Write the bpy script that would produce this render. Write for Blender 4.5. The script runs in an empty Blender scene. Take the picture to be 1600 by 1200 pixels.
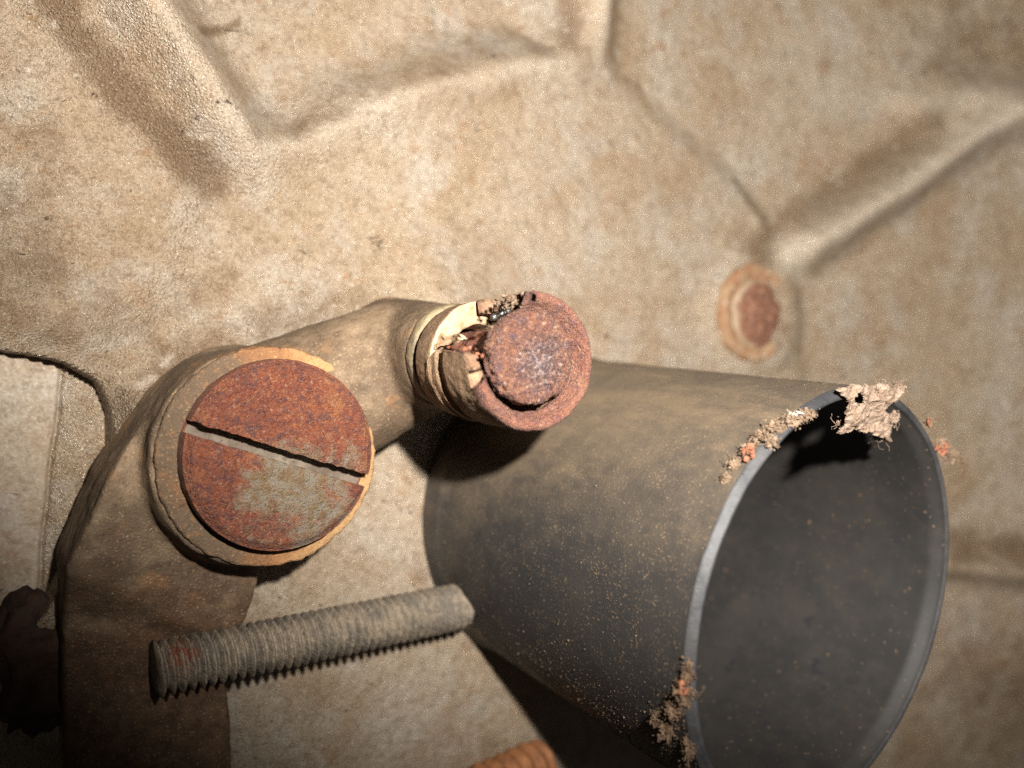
import bpy, bmesh, math, random
import numpy as np
from mathutils import Vector, Matrix

# 1 Blender unit = 1 cm.  z = 0 is the face of the casting, z points out of it.
S = bpy.context.scene
S.unit_settings.system = 'METRIC'
S.unit_settings.scale_length = 0.01
random.seed(7)
RNG = np.random.default_rng(11)

# ------------------------------------------------------------------ camera
FPX, CAMH = 1386.0, 13.0
_n = np.array([.52, -.03, .853]); _n /= np.linalg.norm(_n)
_ex = np.array([1., 0, 0]) - _n[0] * _n; _ex /= np.linalg.norm(_ex)
_ey = np.cross(_n, _ex)
CM = np.array([_ex, _ey, _n])              # camera axes -> world
cam_d = bpy.data.cameras.new('camera'); cam = bpy.data.objects.new('camera', cam_d)
S.collection.objects.link(cam); S.camera = cam
mw = Matrix.Identity(4)
for i in range(3):
    for j in range(3):
        mw[i][j] = CM[i][j]
mw[2][3] = CAMH
cam.matrix_world = mw
cam_d.sensor_width = 36; cam_d.lens = FPX / 1600 * 36
cam_d.clip_start = .05; cam_d.clip_end = 400
cam_d.dof.use_dof = True; cam_d.dof.focus_distance = 11.1
cam_d.dof.aperture_fstop = .125

# ------------------------------------------------------------------ light
W = bpy.data.worlds.new('World'); S.world = W; W.use_nodes = True
W.node_tree.nodes['Background'].inputs[0].default_value = (1.0, .93, .85, 1)
W.node_tree.nodes['Background'].inputs[1].default_value = .032
ld = bpy.data.lights.new('camera_flash', 'SPOT')
ld.energy = 38000; ld.color = (1.0, .96, .90); ld.shadow_soft_size = .24
ld.spot_size = math.radians(113.5); ld.spot_blend = .62
lo = bpy.data.objects.new('camera_flash', ld); S.collection.objects.link(lo)
LPOS = Vector((1.95, 2.55, 15.0)); lo.location = LPOS
lo.rotation_euler = (Vector((12.0, 7.6, 0)) - LPOS).to_track_quat('-Z', 'Y').to_euler()
S.view_settings.view_transform = 'Standard'; S.view_settings.look = 'None'
S.view_settings.exposure = 0; S.view_settings.gamma = 1
S.cycles.max_bounces = 6; S.cycles.diffuse_bounces = 3; S.cycles.glossy_bounces = 3
S.cycles.use_denoising = False


# ------------------------------------------------------------------ helpers
def pix(px, py, h):
    """where the sight line through a photo pixel meets height h above the casting"""
    r = np.array([(px - 800) / FPX, (600 - py) / FPX, -1.])
    return CM @ (r * ((h - CAMH) / (_n @ r))) + np.array([0, 0, CAMH])


_perm = np.random.default_rng(3).permutation(256)
_perm = np.concatenate([_perm, _perm, _perm])
_g = np.random.default_rng(4).normal(size=(256, 3)); _g /= np.linalg.norm(_g, axis=1)[:, None]


def perlin(p):
    p = np.asarray(p, float); i = np.floor(p).astype(int); f = p - i; i &= 255
    u = f * f * f * (f * (f * 6 - 15) + 10); out = 0
    for dx in (0, 1):
        for dy in (0, 1):
            for dz in (0, 1):
                h = _perm[_perm[_perm[(i[:, 0] + dx) & 255] + ((i[:, 1] + dy) & 255)] + ((i[:, 2] + dz) & 255)]
                d = (_g[h] * (f - [dx, dy, dz])).sum(1)
                out = out + d * (u[:, 0] if dx else 1 - u[:, 0]) * (u[:, 1] if dy else 1 - u[:, 1]) * (u[:, 2] if dz else 1 - u[:, 2])
    return out


def fbm(p, sc, octv=4, rough=.5, off=0.):
    p = np.asarray(p, float) * sc + off; a = 1.; o = 0.
    for k in range(octv):
        o = o + a * perlin(p * 2 ** k + 17.3 * k); a *= rough
    return o


def sstep(a, b, x):
    t = np.clip((x - a) / (b - a), 0, 1); return t * t * (3 - 2 * t)


def mk(name, verts, faces, mats, parent=None, smooth=True, midx=None, normals=None):
    me = bpy.data.meshes.new(name)
    me.from_pydata([tuple(map(float, v)) for v in verts], [], [tuple(map(int, f)) for f in faces])
    for m in (mats if isinstance(mats, (list, tuple)) else [mats]):
        me.materials.append(m)
    if midx is not None:
        me.polygons.foreach_set('material_index', np.asarray(midx, dtype=np.int32))
    if smooth:
        me.polygons.foreach_set('use_smooth', np.ones(len(me.polygons), dtype=bool))
    me.update()
    if normals is not None:
        me.normals_split_custom_set_from_vertices([tuple(map(float, v)) for v in normals])
    o = bpy.data.objects.new(name, me); S.collection.objects.link(o)
    if parent is not None:
        o.parent = parent
        o.matrix_parent_inverse = Matrix.Translation(-Vector(parent.location))
    return o


def thing(name, loc, label, cat, group=None):
    o = bpy.data.objects.new(name, None); S.collection.objects.link(o)
    o.location = loc; o.empty_display_size = .3
    return tag(o, label, cat, group)


def tag(o, label, cat=None, group=None, kind=None):
    o['label'] = label
    if cat: o['category'] = cat
    if group: o['group'] = group
    if kind: o['kind'] = kind
    return o


def grid_faces(nr, nc, wrap=False):
    i = np.arange(nr - 1)[:, None]; j = np.arange(nc if wrap else nc - 1)[None]
    a = i * nc + j; b = i * nc + (j + 1) % nc; c = (i + 1) * nc + (j + 1) % nc; d = (i + 1) * nc + j
    return np.stack([a, b, c, d], -1).reshape(-1, 4)


# ------------------------------------------------------------------ material kit
class Mat:
    def __init__(s, name):
        s.m = bpy.data.materials.new(name); s.m.use_nodes = True
        s.t = s.m.node_tree; s.b = s.t.nodes['Principled BSDF']
        s.co = s.t.nodes.new('ShaderNodeTexCoord').outputs['Object']

    def nd(s, kind, **kw):
        n = s.t.nodes.new(kind)
        for k, v in kw.items():
            setattr(n, k, v)
        return n

    def link(s, a, b): s.t.links.new(a, b)

    def put(s, sock, v):
        if isinstance(v, bpy.types.NodeSocket): s.link(v, sock)
        elif isinstance(v, (tuple, list)): sock.default_value = tuple(v) + ((1,) if len(v) == 3 and len(sock.default_value) == 4 else ())
        else: sock.default_value = v

    def at(s, off=(0, 0, 0), scale=(1, 1, 1), rot=(0, 0, 0)):
        n = s.nd('ShaderNodeMapping'); s.link(s.co, n.inputs[0])
        n.inputs[1].default_value = off; n.inputs[2].default_value = rot; n.inputs[3].default_value = scale
        return n.outputs[0]

    def noise(s, scale, detail=5, rough=.55, dist=0, co=None, off=None):
        n = s.nd('ShaderNodeTexNoise')
        s.link(co if co is not None else (s.at(off) if off else s.co), n.inputs['Vector'])
        n.inputs['Scale'].default_value = scale; n.inputs['Detail'].default_value = detail
        n.inputs['Roughness'].default_value = rough; n.inputs['Distortion'].default_value = dist
        return n.outputs['Fac']

    def voro(s, scale, feature='F1', rnd=1, co=None, out='Distance'):
        n = s.nd('ShaderNodeTexVoronoi', feature=feature)
        s.link(co if co is not None else s.co, n.inputs['Vector'])
        n.inputs['Scale'].default_value = scale; n.inputs['Randomness'].default_value = rnd
        return n.outputs[out]

    def rng(s, v, a, b, c=0., d=1.):
        n = s.nd('ShaderNodeMapRange', interpolation_type='SMOOTHSTEP'); s.put(n.inputs[0], v)
        for k, q in zip((1, 2, 3, 4), (a, b, c, d)): n.inputs[k].default_value = q
        return n.outputs[0]

    def ramp(s, v, stops):
        n = s.nd('ShaderNodeValToRGB'); s.put(n.inputs[0], v); e = n.color_ramp.elements
        while len(e) < len(stops): e.new(.5)
        for k, (p, c) in enumerate(stops):
            e[k].position = p; e[k].color = tuple(c) + (1,)
        return n.outputs[0]

    def mix(s, f, a, b, mode='MIX'):
        n = s.nd('ShaderNodeMix', data_type='RGBA', blend_type=mode)
        s.put(n.inputs[0], f); s.put(n.inputs[6], a); s.put(n.inputs[7], b); return n.outputs[2]

    def math(s, op, a, b=0., c=0.):
        n = s.nd('ShaderNodeMath', operation=op); s.put(n.inputs[0], a); s.put(n.inputs[1], b); s.put(n.inputs[2], c)
        return n.outputs[0]

    def sep(s, v):
        n = s.nd('ShaderNodeSeparateXYZ'); s.link(v, n.inputs[0]); return n.outputs

    def normal(s):
        return s.sep(s.nd('ShaderNodeNewGeometry').outputs['Normal'])

    def near(s, p, r0, r1):
        n = s.nd('ShaderNodeVectorMath', operation='DISTANCE'); s.link(s.co, n.inputs[0]); n.inputs[1].default_value = tuple(p)
        return s.rng(n.outputs['Value'], r0, r1, 1, 0)

    def attr(s, name):
        return s.nd('ShaderNodeAttribute', attribute_name=name).outputs['Fac']

    def bump(s, h, strength=.5, dist=.02, prev=None):
        n = s.nd('ShaderNodeBump'); n.inputs['Strength'].default_value = strength; n.inputs['Distance'].default_value = dist
        s.put(n.inputs['Height'], h)
        if prev is not None: s.link(prev, n.inputs['Normal'])
        return n.outputs[0]

    def done(s, col, rough, normal=None, metal=0., spec=.5):
        s.put(s.b.inputs['Base Color'], col); s.put(s.b.inputs['Roughness'], rough)
        s.put(s.b.inputs['Metallic'], metal); s.put(s.b.inputs['Specular IOR Level'], spec)
        if normal is not None: s.link(normal, s.b.inputs['Normal'])
        return s.m


def cast_material(name, tint=1., grain=1., shine=0., grey=.3, stain_shade=False, rmin=0.):
    k = Mat(name)
    big = k.noise(.42, 5, .62, .5); mid = k.noise(1.6, 5, .65, .3, off=(5, 3, 1)); fine = k.noise(7, 4, .68, off=(1, 9, 4))
    grit = k.noise(31, 2, .65)
    col = k.ramp(big, [(.30, (.29, .205, .128)), (.44, (.34, .26, .175)), (.56, (.375, .305, .225)), (.70, (.42, .37, .30))])
    col = k.mix(k.rng(mid, .46, .70, 0, .55), col, (.26, .175, .102))
    col = k.mix(k.rng(k.noise(.9, 4, .65, off=(8, 2, 7)), .48, .68, 0, .30 + grey), col, (.41, .37, .315))
    col = k.mix(k.rng(k.noise(2.3, 5, .7, .4, off=(2, 5, 9)), .58, .70, 0, .7), col, (.27, .145, .068))
    if stain_shade:
        sn = k.math('ADD', k.attr('stain_shade'), k.math('MULTIPLY', k.math('SUBTRACT', mid, .5), 1.3))
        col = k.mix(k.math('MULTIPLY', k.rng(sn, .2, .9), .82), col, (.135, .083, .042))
        col = k.mix(k.math('MULTIPLY', k.attr('lit_fleck'), k.rng(fine, .35, .6, .35, .95)), col, (.52, .455, .365))
    col = k.mix(k.rng(fine, .48, .66, 0, .5), col, (.17, .115, .068))
    col = k.mix(k.rng(k.noise(3.4, 4, .7, off=(3, 3, 3)), .62, .70, 0, .5), col, (.54, .48, .40))
    col = k.mix(k.rng(grit, .52, .72, 0, .45), col, (.14, .095, .058))
    col = k.mix(k.rng(grit, .40, .28, 0, .45), col, (.66, .60, .50))
    pit = k.rng(k.noise(2.6, 3, .6, 1.2, co=k.at((0, 0, 0), (1, 1.9, 1), (0, 0, .7))), .70, .73)
    col = k.mix(k.math('MULTIPLY', pit, .85), col, (.045, .033, .024))
    hgt = k.math('SUBTRACT', k.math('MULTIPLY', grit, -.8), k.math('MULTIPLY', pit, .8))
    if stain_shade: hgt = k.math('MULTIPLY', hgt, k.rng(k.sep(k.co)[0], 2.5, 6.5, 1.15, .6))
    nb = k.bump(hgt, min(grain, 1.), .066 * grain)
    nb = k.bump(mid, .18, .35, nb)
    col = k.mix(1., col, (tint * 1.0, tint * .97, tint * .945), 'MULTIPLY')
    rough = k.rng(k.noise(16, 2, .6, off=(6, 1, 2)), .40, .62, .66 - .2 * shine, max(rmin, .26 - .05 * shine))
    return k.done(col, rough, nb, max(0., .30 + .3 * shine), .5)


def rust_material(name, grey=None, kind='red'):
    k = Mat(name)
    a = k.noise(2.2, 5, .68, .3); b = k.noise(9, 4, .68, off=(3, 1, 5)); c = k.noise(34, 4, .68, off=(1, 4, 2))
    cell = k.sep(k.voro(38, out='Color'))[0]; cell2 = k.sep(k.voro(26, out='Color'))[1]
    if kind == 'red':
        col = k.ramp(a, [(.28, (.080, .026, .018)), (.44, (.145, .039, .021)), (.56, (.20, .058, .025)), (.68, (.26, .112, .046))])
        hues = [(.0, (.045, .022, .024)), (.3, (.145, .038, .020)), (.6, (.235, .068, .028)), (.85, (.31, .13, .055)), (.99, (.42, .28, .20))]; dark = (.075, .034, .034)
    elif kind == 'rose':
        col = k.ramp(a, [(.28, (.125, .046, .032)), (.48, (.195, .076, .048)), (.70, (.27, .13, .075))])
        hues = [(.0, (.075, .04, .04)), (.4, (.20, .075, .047)), (.8, (.31, .145, .085)), (.99, (.46, .32, .24))]; dark = (.13, .06, .06)
    elif kind == 'plug':
        col = k.ramp(a, [(.30, (.085, .036, .030)), (.46, (.15, .058, .036)), (.60, (.20, .085, .046)), (.74, (.24, .13, .072))])
        hues = [(.0, (.035, .027, .035)), (.3, (.10, .045, .04)), (.6, (.22, .085, .042)), (.85, (.31, .17, .095)), (.99, (.55, .47, .42))]; dark = (.085, .05, .06)
    else:
        col = k.ramp(a, [(.30, (.22, .085, .03)), (.50, (.36, .135, .045)), (.70, (.44, .18, .065))])
        hues = [(.0, (.08, .04, .025)), (.5, (.28, .11, .04)), (.99, (.42, .22, .10))]; dark = (.07, .04, .03)
    col = k.mix(.42 if kind != 'plug' else .55, col, k.ramp(k.math('ADD', k.math('MULTIPLY', cell, .6), k.math('MULTIPLY', cell2, .4)), hues))
    col = k.mix(k.rng(b, .50, .66, 0, .8), col, dark)
    if kind == 'plug':
        col = k.mix(k.math('MULTIPLY', k.near((5.55, -.1, 4.53), .05, .5), k.rng(a, .35, .55, .3, .75)), col, k.ramp(cell, [(.1, (.03, .026, .032)), (.6, (.10, .068, .066)), (.97, (.30, .25, .24))]))
    if grey is not None:
        w = k.math('ADD', k.near(grey[0], grey[1], grey[2]), k.math('MULTIPLY', k.math('SUBTRACT', k.noise(1.9, 8, .7, .5, off=(4, 4, 1)), .5), 2.6))
        w = k.math('ADD', w, k.math('MULTIPLY', k.math('SUBTRACT', c, .5), 1.0))
        g = k.rng(w, .38, .85)
        col = k.mix(k.math('MULTIPLY', g, .88), col, k.mix(k.rng(b, .4, .62), (.20, .18, .135), (.17, .115, .055)))
    col = k.mix(k.rng(c, .54, .66, 0, .8), col, (.05, .025, .022))
    col = k.mix(k.rng(k.noise(44, 3, .6, off=(7, 7, 1)), .62, .70, 0, .5), col, (.50, .33, .24))
    h = k.math('ADD', k.math('MULTIPLY', b, .8), k.math('MULTIPLY', c, .8))
    h = k.math('ADD', h, k.math('MULTIPLY', cell, .12))
    nb = k.bump(h, 1., .085)
    return k.done(col, k.rng(c, .38, .62, .30, .8), nb, .05, .55)


def dusty_material(name, base, dust, amt=.5, dark=(.03, .025, .02), grain=1., lower=False):
    k = Mat(name)
    a = k.noise(1.1, 7, .62, .3); b = k.noise(6, 6, .65, off=(2, 8, 3)); c = k.noise(30, 4, .65, off=(5, 5, 1))
    m = k.math('ADD', k.math('MULTIPLY', a, .75), k.math('MULTIPLY', b, .35))
    col = k.mix(k.rng(m, .68 - amt * .4, .80 - amt * .2), base, dust)
    col = k.mix(k.rng(k.noise(.9, 5, .6, off=(7, 1, 4)), .48, .66, 0, .6), col, tuple(x * .5 for x in base))
    col = k.mix(k.rng(k.noise(1.7, 5, .6, off=(1, 1, 8)), .54, .70, 0, .5), col, (.27, .13, .05))
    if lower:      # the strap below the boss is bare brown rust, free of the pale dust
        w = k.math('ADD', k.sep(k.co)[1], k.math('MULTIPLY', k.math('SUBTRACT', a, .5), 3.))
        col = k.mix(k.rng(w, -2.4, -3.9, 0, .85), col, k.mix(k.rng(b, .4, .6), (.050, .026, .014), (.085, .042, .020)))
    col = k.mix(k.rng(c, .52, .72, 0, .6), col, dark)
    col = k.mix(k.rng(k.noise(38, 3, .6, off=(9, 3, 3)), .60, .70, 0, .75), col, tuple(min(1, x * 1.9) for x in dust))
    h = k.math('ADD', k.math('MULTIPLY', b, .8), k.math('MULTIPLY', c, .55))
    nb = k.bump(h, .6 * grain, .06)
    return k.done(col, k.rng(b, .3, .7, .9, .62), nb, 0., .3)


M_CAST = cast_material('sand_cast_aluminium', tint=.85, grain=1.1, stain_shade=True)
M_PANEL = cast_material('smooth_cast_aluminium', tint=.85, grain=.3, shine=-.7, grey=.4, rmin=.6)
M_STRIP = cast_material('polished_cast_aluminium', tint=1.05, grain=1., shine=.5, grey=.5)
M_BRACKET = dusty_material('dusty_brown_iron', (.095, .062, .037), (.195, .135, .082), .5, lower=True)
M_SCREW = rust_material('rusted_steel_screw', grey=((3.45, -1.75, 2.2), .1, 1.3))
M_ROSE = rust_material('rose_rust', kind='rose')
M_PLUG = rust_material('rust_red_plug', kind='red')
M_STUD = dusty_material('grey_dusty_steel', (.16, .135, .105), (.30, .235, .165), .5, grain=1.2)
M_ENDPLUG = rust_material('pitted_plug_rust', kind='plug')
M_CAP = dusty_material('dirty_brown_rubber', (.16, .095, .055), (.28, .185, .11), .55)


def washer_material():
    k = Mat('tan_fibre_washer')
    a = k.noise(1.6, 7, .62, .2); b = k.noise(12, 5, .6, off=(1, 2, 3)); c = k.noise(36, 3, .6)
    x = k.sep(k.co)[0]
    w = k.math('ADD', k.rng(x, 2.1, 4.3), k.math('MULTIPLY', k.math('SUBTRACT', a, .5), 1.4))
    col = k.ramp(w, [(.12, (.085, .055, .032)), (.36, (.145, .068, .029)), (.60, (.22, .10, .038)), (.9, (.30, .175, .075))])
    col = k.mix(k.rng(b, .52, .68, 0, .6), col, (.20, .095, .035))
    col = k.mix(k.rng(c, .56, .70, 0, .6), col, (.08, .05, .03))
    col = k.mix(k.rng(k.noise(30, 3, .6, off=(3, 6, 2)), .60, .70, 0, .5), col, (.42, .29, .14))
    nb = k.bump(k.math('ADD', b, k.math('MULTIPLY', c, .6)), .8, .05)
    return k.done(col, .75, nb, 0, .35)


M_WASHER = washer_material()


def rubber_material(name, inside=False):
    k = Mat(name)
    co = k.sep(k.co)
    nrm = k.normal()
    a = k.noise(.8, 7, .62, .5); b = k.noise(4.5, 7, .68, off=(2, 1, 5)); c = k.noise(28, 4, .65, off=(1, 6, 2))
    col = k.mix(k.rng(a, .35, .65), (.022, .021, .021), (.034, .031, .028))
    dust = (.165, .120, .076)
    if not inside:
        # dust has settled on the upper side and towards the foot of the tube
        w = k.math('ADD', k.rng(nrm[1], -.35, .95, 0, .75), k.rng(co[2], 5.4, 1.0, 0, .26))
        w = k.math('ADD', w, k.math('MULTIPLY', k.math('SUBTRACT', a, .5), .5))
        w = k.math('ADD', w, k.math('MULTIPLY', k.math('SUBTRACT', b, .5), .5))
        col = k.mix(k.rng(w, .25, 1.2, 0, .75), col, dust)
        streak = k.noise(1.2, 5, .6, co=k.at((0, 0, 0), (1, 1, .25)))
        col = k.mix(k.math('MULTIPLY', k.rng(streak, .5, .62), k.rng(nrm[1], .1, .8, 0, .25)), col, (.22, .155, .09))
        sp = k.math('MULTIPLY', k.rng(c, .56, .66), k.rng(b, .38, .62))
        col = k.mix(k.math('MULTIPLY', sp, .7), col, (.20, .135, .08))
    else:
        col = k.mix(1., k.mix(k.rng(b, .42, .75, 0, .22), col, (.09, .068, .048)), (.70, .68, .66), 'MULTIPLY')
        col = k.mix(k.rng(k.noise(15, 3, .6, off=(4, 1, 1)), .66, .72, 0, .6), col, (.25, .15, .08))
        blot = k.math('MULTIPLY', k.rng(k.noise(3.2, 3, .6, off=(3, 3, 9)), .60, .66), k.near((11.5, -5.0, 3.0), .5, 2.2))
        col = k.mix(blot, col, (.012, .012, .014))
    h = k.math('ADD', k.math('MULTIPLY', b, .3), k.math('MULTIPLY', c, .5))
    nb = k.bump(h, .45 if not inside else .15, .04)
    return k.done(col, k.rng(a, .3, .7, .62, .48) if not inside else .66, nb, 0, .4)


M_TUBE = rubber_material('dusty_black_rubber'); M_TUBE_IN = rubber_material('bare_black_rubber', True)


def simple(name, c0, c1, sc=8., rough=.7, bump=.5, dark=None, spec=.4):
    k = Mat(name)
    a = k.noise(sc, 6, .62); c = k.noise(sc * 4, 4, .6, off=(1, 2, 3))
    col = k.mix(k.rng(a, .35, .65), c0, c1)
    if dark: col = k.mix(k.rng(c, .54, .70, 0, .7), col, dark)
    return k.done(col, rough, k.bump(k.math('ADD', a, k.math('MULTIPLY', c, .5)), bump, .05), 0, spec)


M_PEACH = simple('peach_rust', (.20, .085, .048), (.31, .16, .095), 8, .75, .8, (.16, .07, .045))
M_TORN = simple('torn_dirty_rubber', (.13, .07, .04), (.24, .14, .08), 5, .8, .8, (.10, .06, .035))
M_ORANGE = simple('orange_rust', (.20, .08, .03), (.33, .135, .05), 5, .75, .3, (.11, .05, .025))
M_CREAM = simple('cream_torn_rubber', (.26, .16, .09), (.38, .26, .16), 6, .6, .4, (.42, .25, .14))
M_SLOT = simple('dusty_bare_slot', (.07, .05, .034), (.125, .10, .072), 3, .8, .8, (.045, .027, .018))
k = Mat('tarnished_brass'); a_ = k.noise(2.2, 6, .65); b_ = k.noise(10, 5, .65, off=(1, 1, 1))
cc = k.mix(k.rng(b_, .4, .65), (.13, .098, .062), (.085, .06, .038))
cc = k.mix(k.math('MULTIPLY', k.rng(a_, .44, .56), k.near((5.0, .42, 2.5), .35, .7)), cc, (.19, .145, .08))
M_BRASS = k.done(cc, k.rng(b_, .4, .6, .75, .5), k.bump(b_, .7, .05))
M_LIP = simple('worn_rubber_edge', (.022, .022, .024), (.044, .043, .044), 2, .6, .4, (.03, .03, .03))
M_DIRT = simple('dry_fibrous_dirt', (.125, .08, .048), (.225, .155, .10), 9, .9, .9, (.10, .06, .035))
M_SOIL = simple('dark_soil', (.075, .045, .026), (.16, .10, .058), 9, .9, .9, (.04, .025, .015))
M_WEB = simple('dusty_web', (.16, .108, .073), (.26, .185, .135), 7, .9, .9, (.17, .10, .06))
M_CHIP = simple('rust_chip', (.19, .065, .033), (.28, .11, .058), 9, .8, .8, (.12, .05, .03))
M_PALE = simple('pale_splinter', (.55, .47, .36), (.70, .62, .50), 12, .8, .5, (.3, .22, .15))
M_GRAIN = simple('dust_grain', (.075, .052, .032), (.15, .105, .066), 20, .9, .3)
M_ANT = simple('ant_shell', (.02, .017, .015), (.045, .04, .036), 20, .22, .1, spec=.6)
M_DARK = simple('blackened_rust', (.020, .010, .006), (.045, .019, .009), 4, .8, 1., (.03, .018, .012))

# ------------------------------------------------------------------ the casting (setting)
def swell(x):  # curve added so the right side faces the flash and brightens
    """the casting sweeps up towards the right"""
    t = np.clip(np.asarray(x, float) - 10.5, 0, 11.); return .020 * t * t + .44 * np.clip(np.asarray(x, float) - 21.5, 0, 30) * .6


def spot(px, py, h=0.):
    z = 0.
    for _ in range(25): q = pix(px, py, z + h); z = .5 * z + .5 * float(swell(min(q[0], 24)))
    return q


def poly(pts, h=0.):
    return np.array([(spot(x, y) if h == 0 else pix(x, y, h))[:2] for x, y in pts])


def pdist(P, Q):
    """distance to polyline Q, signed side (+ = left of travel), and arc parameter"""
    best = np.full(len(P), 1e9); side = np.zeros(len(P)); arc = np.zeros(len(P)); acc = 0.
    for a, b in zip(Q[:-1], Q[1:]):
        d = b - a; L = np.hypot(*d); t = np.clip(((P - a) @ d) / L ** 2, 0, 1)
        v = P - (a + t[:, None] * d); D = np.hypot(v[:, 0], v[:, 1]); m = D < best
        best[m] = D[m]; side[m] = np.sign(d[0] * v[m, 1] - d[1] * v[m, 0]); arc[m] = acc + t[m] * L; acc += L
    return best, best * side, arc, acc


def inside(P, Q):
    r = np.zeros(len(P), bool); n = len(Q)
    for i in range(n):
        x0, y0 = Q[i]; x1, y1 = Q[(i + 1) % n]
        if y0 == y1: continue
        c = ((y0 > P[:, 1]) != (y1 > P[:, 1])) & (P[:, 0] < (x1 - x0) * (P[:, 1] - y0) / (y1 - y0) + x0); r ^= c
    return r


def sdf(P, Q):
    d = pdist(P, np.vstack([Q, Q[:1]]))[0]; return np.where(inside(P, Q), -d, d)


xs = np.concatenate([np.arange(-3.5, 8, .035), np.arange(8, 14, .05), np.arange(14, 40, .11)])
ys = np.concatenate([np.arange(-20, -8, .14), np.arange(-8, 6, .04), np.arange(6, 20, .12)])
GX, GY = np.meshgrid(xs, ys); P2 = np.stack([GX.ravel(), GY.ravel()], -1); P3 = np.concatenate([P2, np.zeros((len(P2), 1))], 1)
warp = np.stack([fbm(P3, .8, 3), fbm(P3, .8, 3, off=40)], -1) * .10
Pw = P2 + warp
Z = swell(P2[:, 0])
# pocket between the ribs at the top: lower floor
pocket = poly([(395, 236), (470, 218), (560, 168), (700, 118), (868, 92), (885, -60), (880, -400), (60, -400), (215, -60), (300, 110)])
sp = sdf(Pw, pocket)
Z -= .54 * sstep(.22, -.95, sp)
# slanting rib on the left with a long shaded flank
r1 = poly([(-40, -400), (195, -20), (300, 130), (372, 232), (440, 330)])
d, sd, t, L = pdist(Pw, r1)
fl = .70 * np.where(sd > 0, np.exp(-(sd / .56) ** 2), np.exp(-(sd / .40) ** 2)) * sstep(L, L - 2.0, t)
rib1 = fl
Z += fl
leftlow = poly([(-600, -500), (30, -60), (180, 120), (318, 268), (300, 420), (150, 560), (-600, 560)])
Z -= .30 * sstep(.25, -.5, sdf(Pw, leftlow))
# rim of the pocket towards the centre
d, sd, t, L = pdist(Pw, poly([(395, 240), (470, 222), (560, 172), (700, 120), (880, 92)]))
Z += .26 * np.exp(-(d / .48) ** 2)
# upright rib at the top
d, sd, t, L = pdist(Pw, poly([(925, -300), (922, 20), (930, 110)]))
rib2 = .55 * np.exp(-(d / .46) ** 2) * sstep(L + .4, L - 1.4, t); Z += rib2
# step to the right-hand face
step = poly([(952, -400), (948, 90), (1010, 165), (1085, 225), (1150, 285), (1195, 335), (1225, 395), (1240, 470), (1250, 560), (1330, 1300), (3000, 1300), (3000, -400)])
st = sdf(Pw, step)
Z -= .12 * sstep(.25, -.32, st)
# curved rib on the right
r3 = poly([(1215, 405), (1262, 378), (1400, 290), (1500, 218), (1560, 188), (1640, 176), (1800, 180)])
d, sd, t, L = pdist(Pw, r3)
rib3 = .62 * np.where(sd > 0, np.exp(-(sd / .44) ** 2), np.exp(-(sd / .46) ** 2)) * sstep(-.1, .8, t); Z += rib3
d, sd, t, L = pdist(Pw, poly([(1440, 172), (1480, 152), (1560, 150), (1680, 150)]))
Z += .35 * np.exp(-(d / .5) ** 2)
# faint cross rib far right
d, sd, t, L = pdist(Pw, poly([(1470, 880), (1560, 893), (1800, 900)]))
rib4 = .35 * np.exp(-(d / .30) ** 2); Z += rib4
# boss round the core plug
c = spot(1187, 492, .15)[:2]; rr = np.hypot(*(P2 - c).T)
Z += .11 * sstep(1.5, .95, rr)
# opening on the left where the side panel shows
hole = poly([(-900, 520), (-60, 540), (40, 556), (100, 572), (146, 600), (166, 650), (168, 710), (150, 780), (110, 870), (60, 960), (-20, 1010), (-20, 1500), (-900, 1500)])
sh = sdf(P2 + warp * .5, hole)
Z += .10 * np.exp(-((sh - .12) / .20) ** 2)
Z = np.where(sh < .04, np.minimum(Z, -2.2 * sstep(.04, -.05, sh) + Z * sstep(-.05, .04, sh)), Z)
# the casting swells up into a fillet along the upper side of the bracket
d, sd, t, L = pdist(Pw, np.array([(2.6, -1.5), (3.3, -1.2), (5.5, -.1), (6.3, .1)]))
Z += .75 * np.exp(-(d / 1.35) ** 2) * sstep(-.3, .5, sd) * sstep(.02, .4, sh)
# scruff of the sand casting
Z += .020 * fbm(P3, 1.4, 4, off=3) + .012 * fbm(P3, 5, 2, .5) * (np.abs(P2[:, 1]) < 9)
STAIN_SHADE = np.zeros(len(P2))      # brown rust and grime, plus shade painted along some rib valleys and pocket edges
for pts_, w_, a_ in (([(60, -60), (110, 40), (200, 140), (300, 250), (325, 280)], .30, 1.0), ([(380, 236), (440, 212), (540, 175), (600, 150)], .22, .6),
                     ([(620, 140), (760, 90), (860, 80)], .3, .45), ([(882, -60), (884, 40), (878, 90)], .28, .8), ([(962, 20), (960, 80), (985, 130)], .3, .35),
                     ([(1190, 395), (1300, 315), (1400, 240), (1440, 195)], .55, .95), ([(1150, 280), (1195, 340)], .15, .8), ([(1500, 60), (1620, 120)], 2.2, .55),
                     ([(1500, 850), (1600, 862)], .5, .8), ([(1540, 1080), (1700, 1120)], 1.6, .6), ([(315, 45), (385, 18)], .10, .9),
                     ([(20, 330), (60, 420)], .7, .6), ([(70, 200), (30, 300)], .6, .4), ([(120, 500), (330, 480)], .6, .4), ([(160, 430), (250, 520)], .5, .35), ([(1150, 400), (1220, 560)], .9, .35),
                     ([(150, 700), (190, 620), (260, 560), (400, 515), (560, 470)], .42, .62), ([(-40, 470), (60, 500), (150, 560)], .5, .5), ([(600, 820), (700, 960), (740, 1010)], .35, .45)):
    STAIN_SHADE = np.maximum(STAIN_SHADE, a_ * np.exp(-(pdist(Pw, poly(pts_))[0] / w_) ** 2))
LIT_FLECK = np.zeros(len(P2))       # rib crests painted paler as if lit, plus two pale paint flecks
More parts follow.
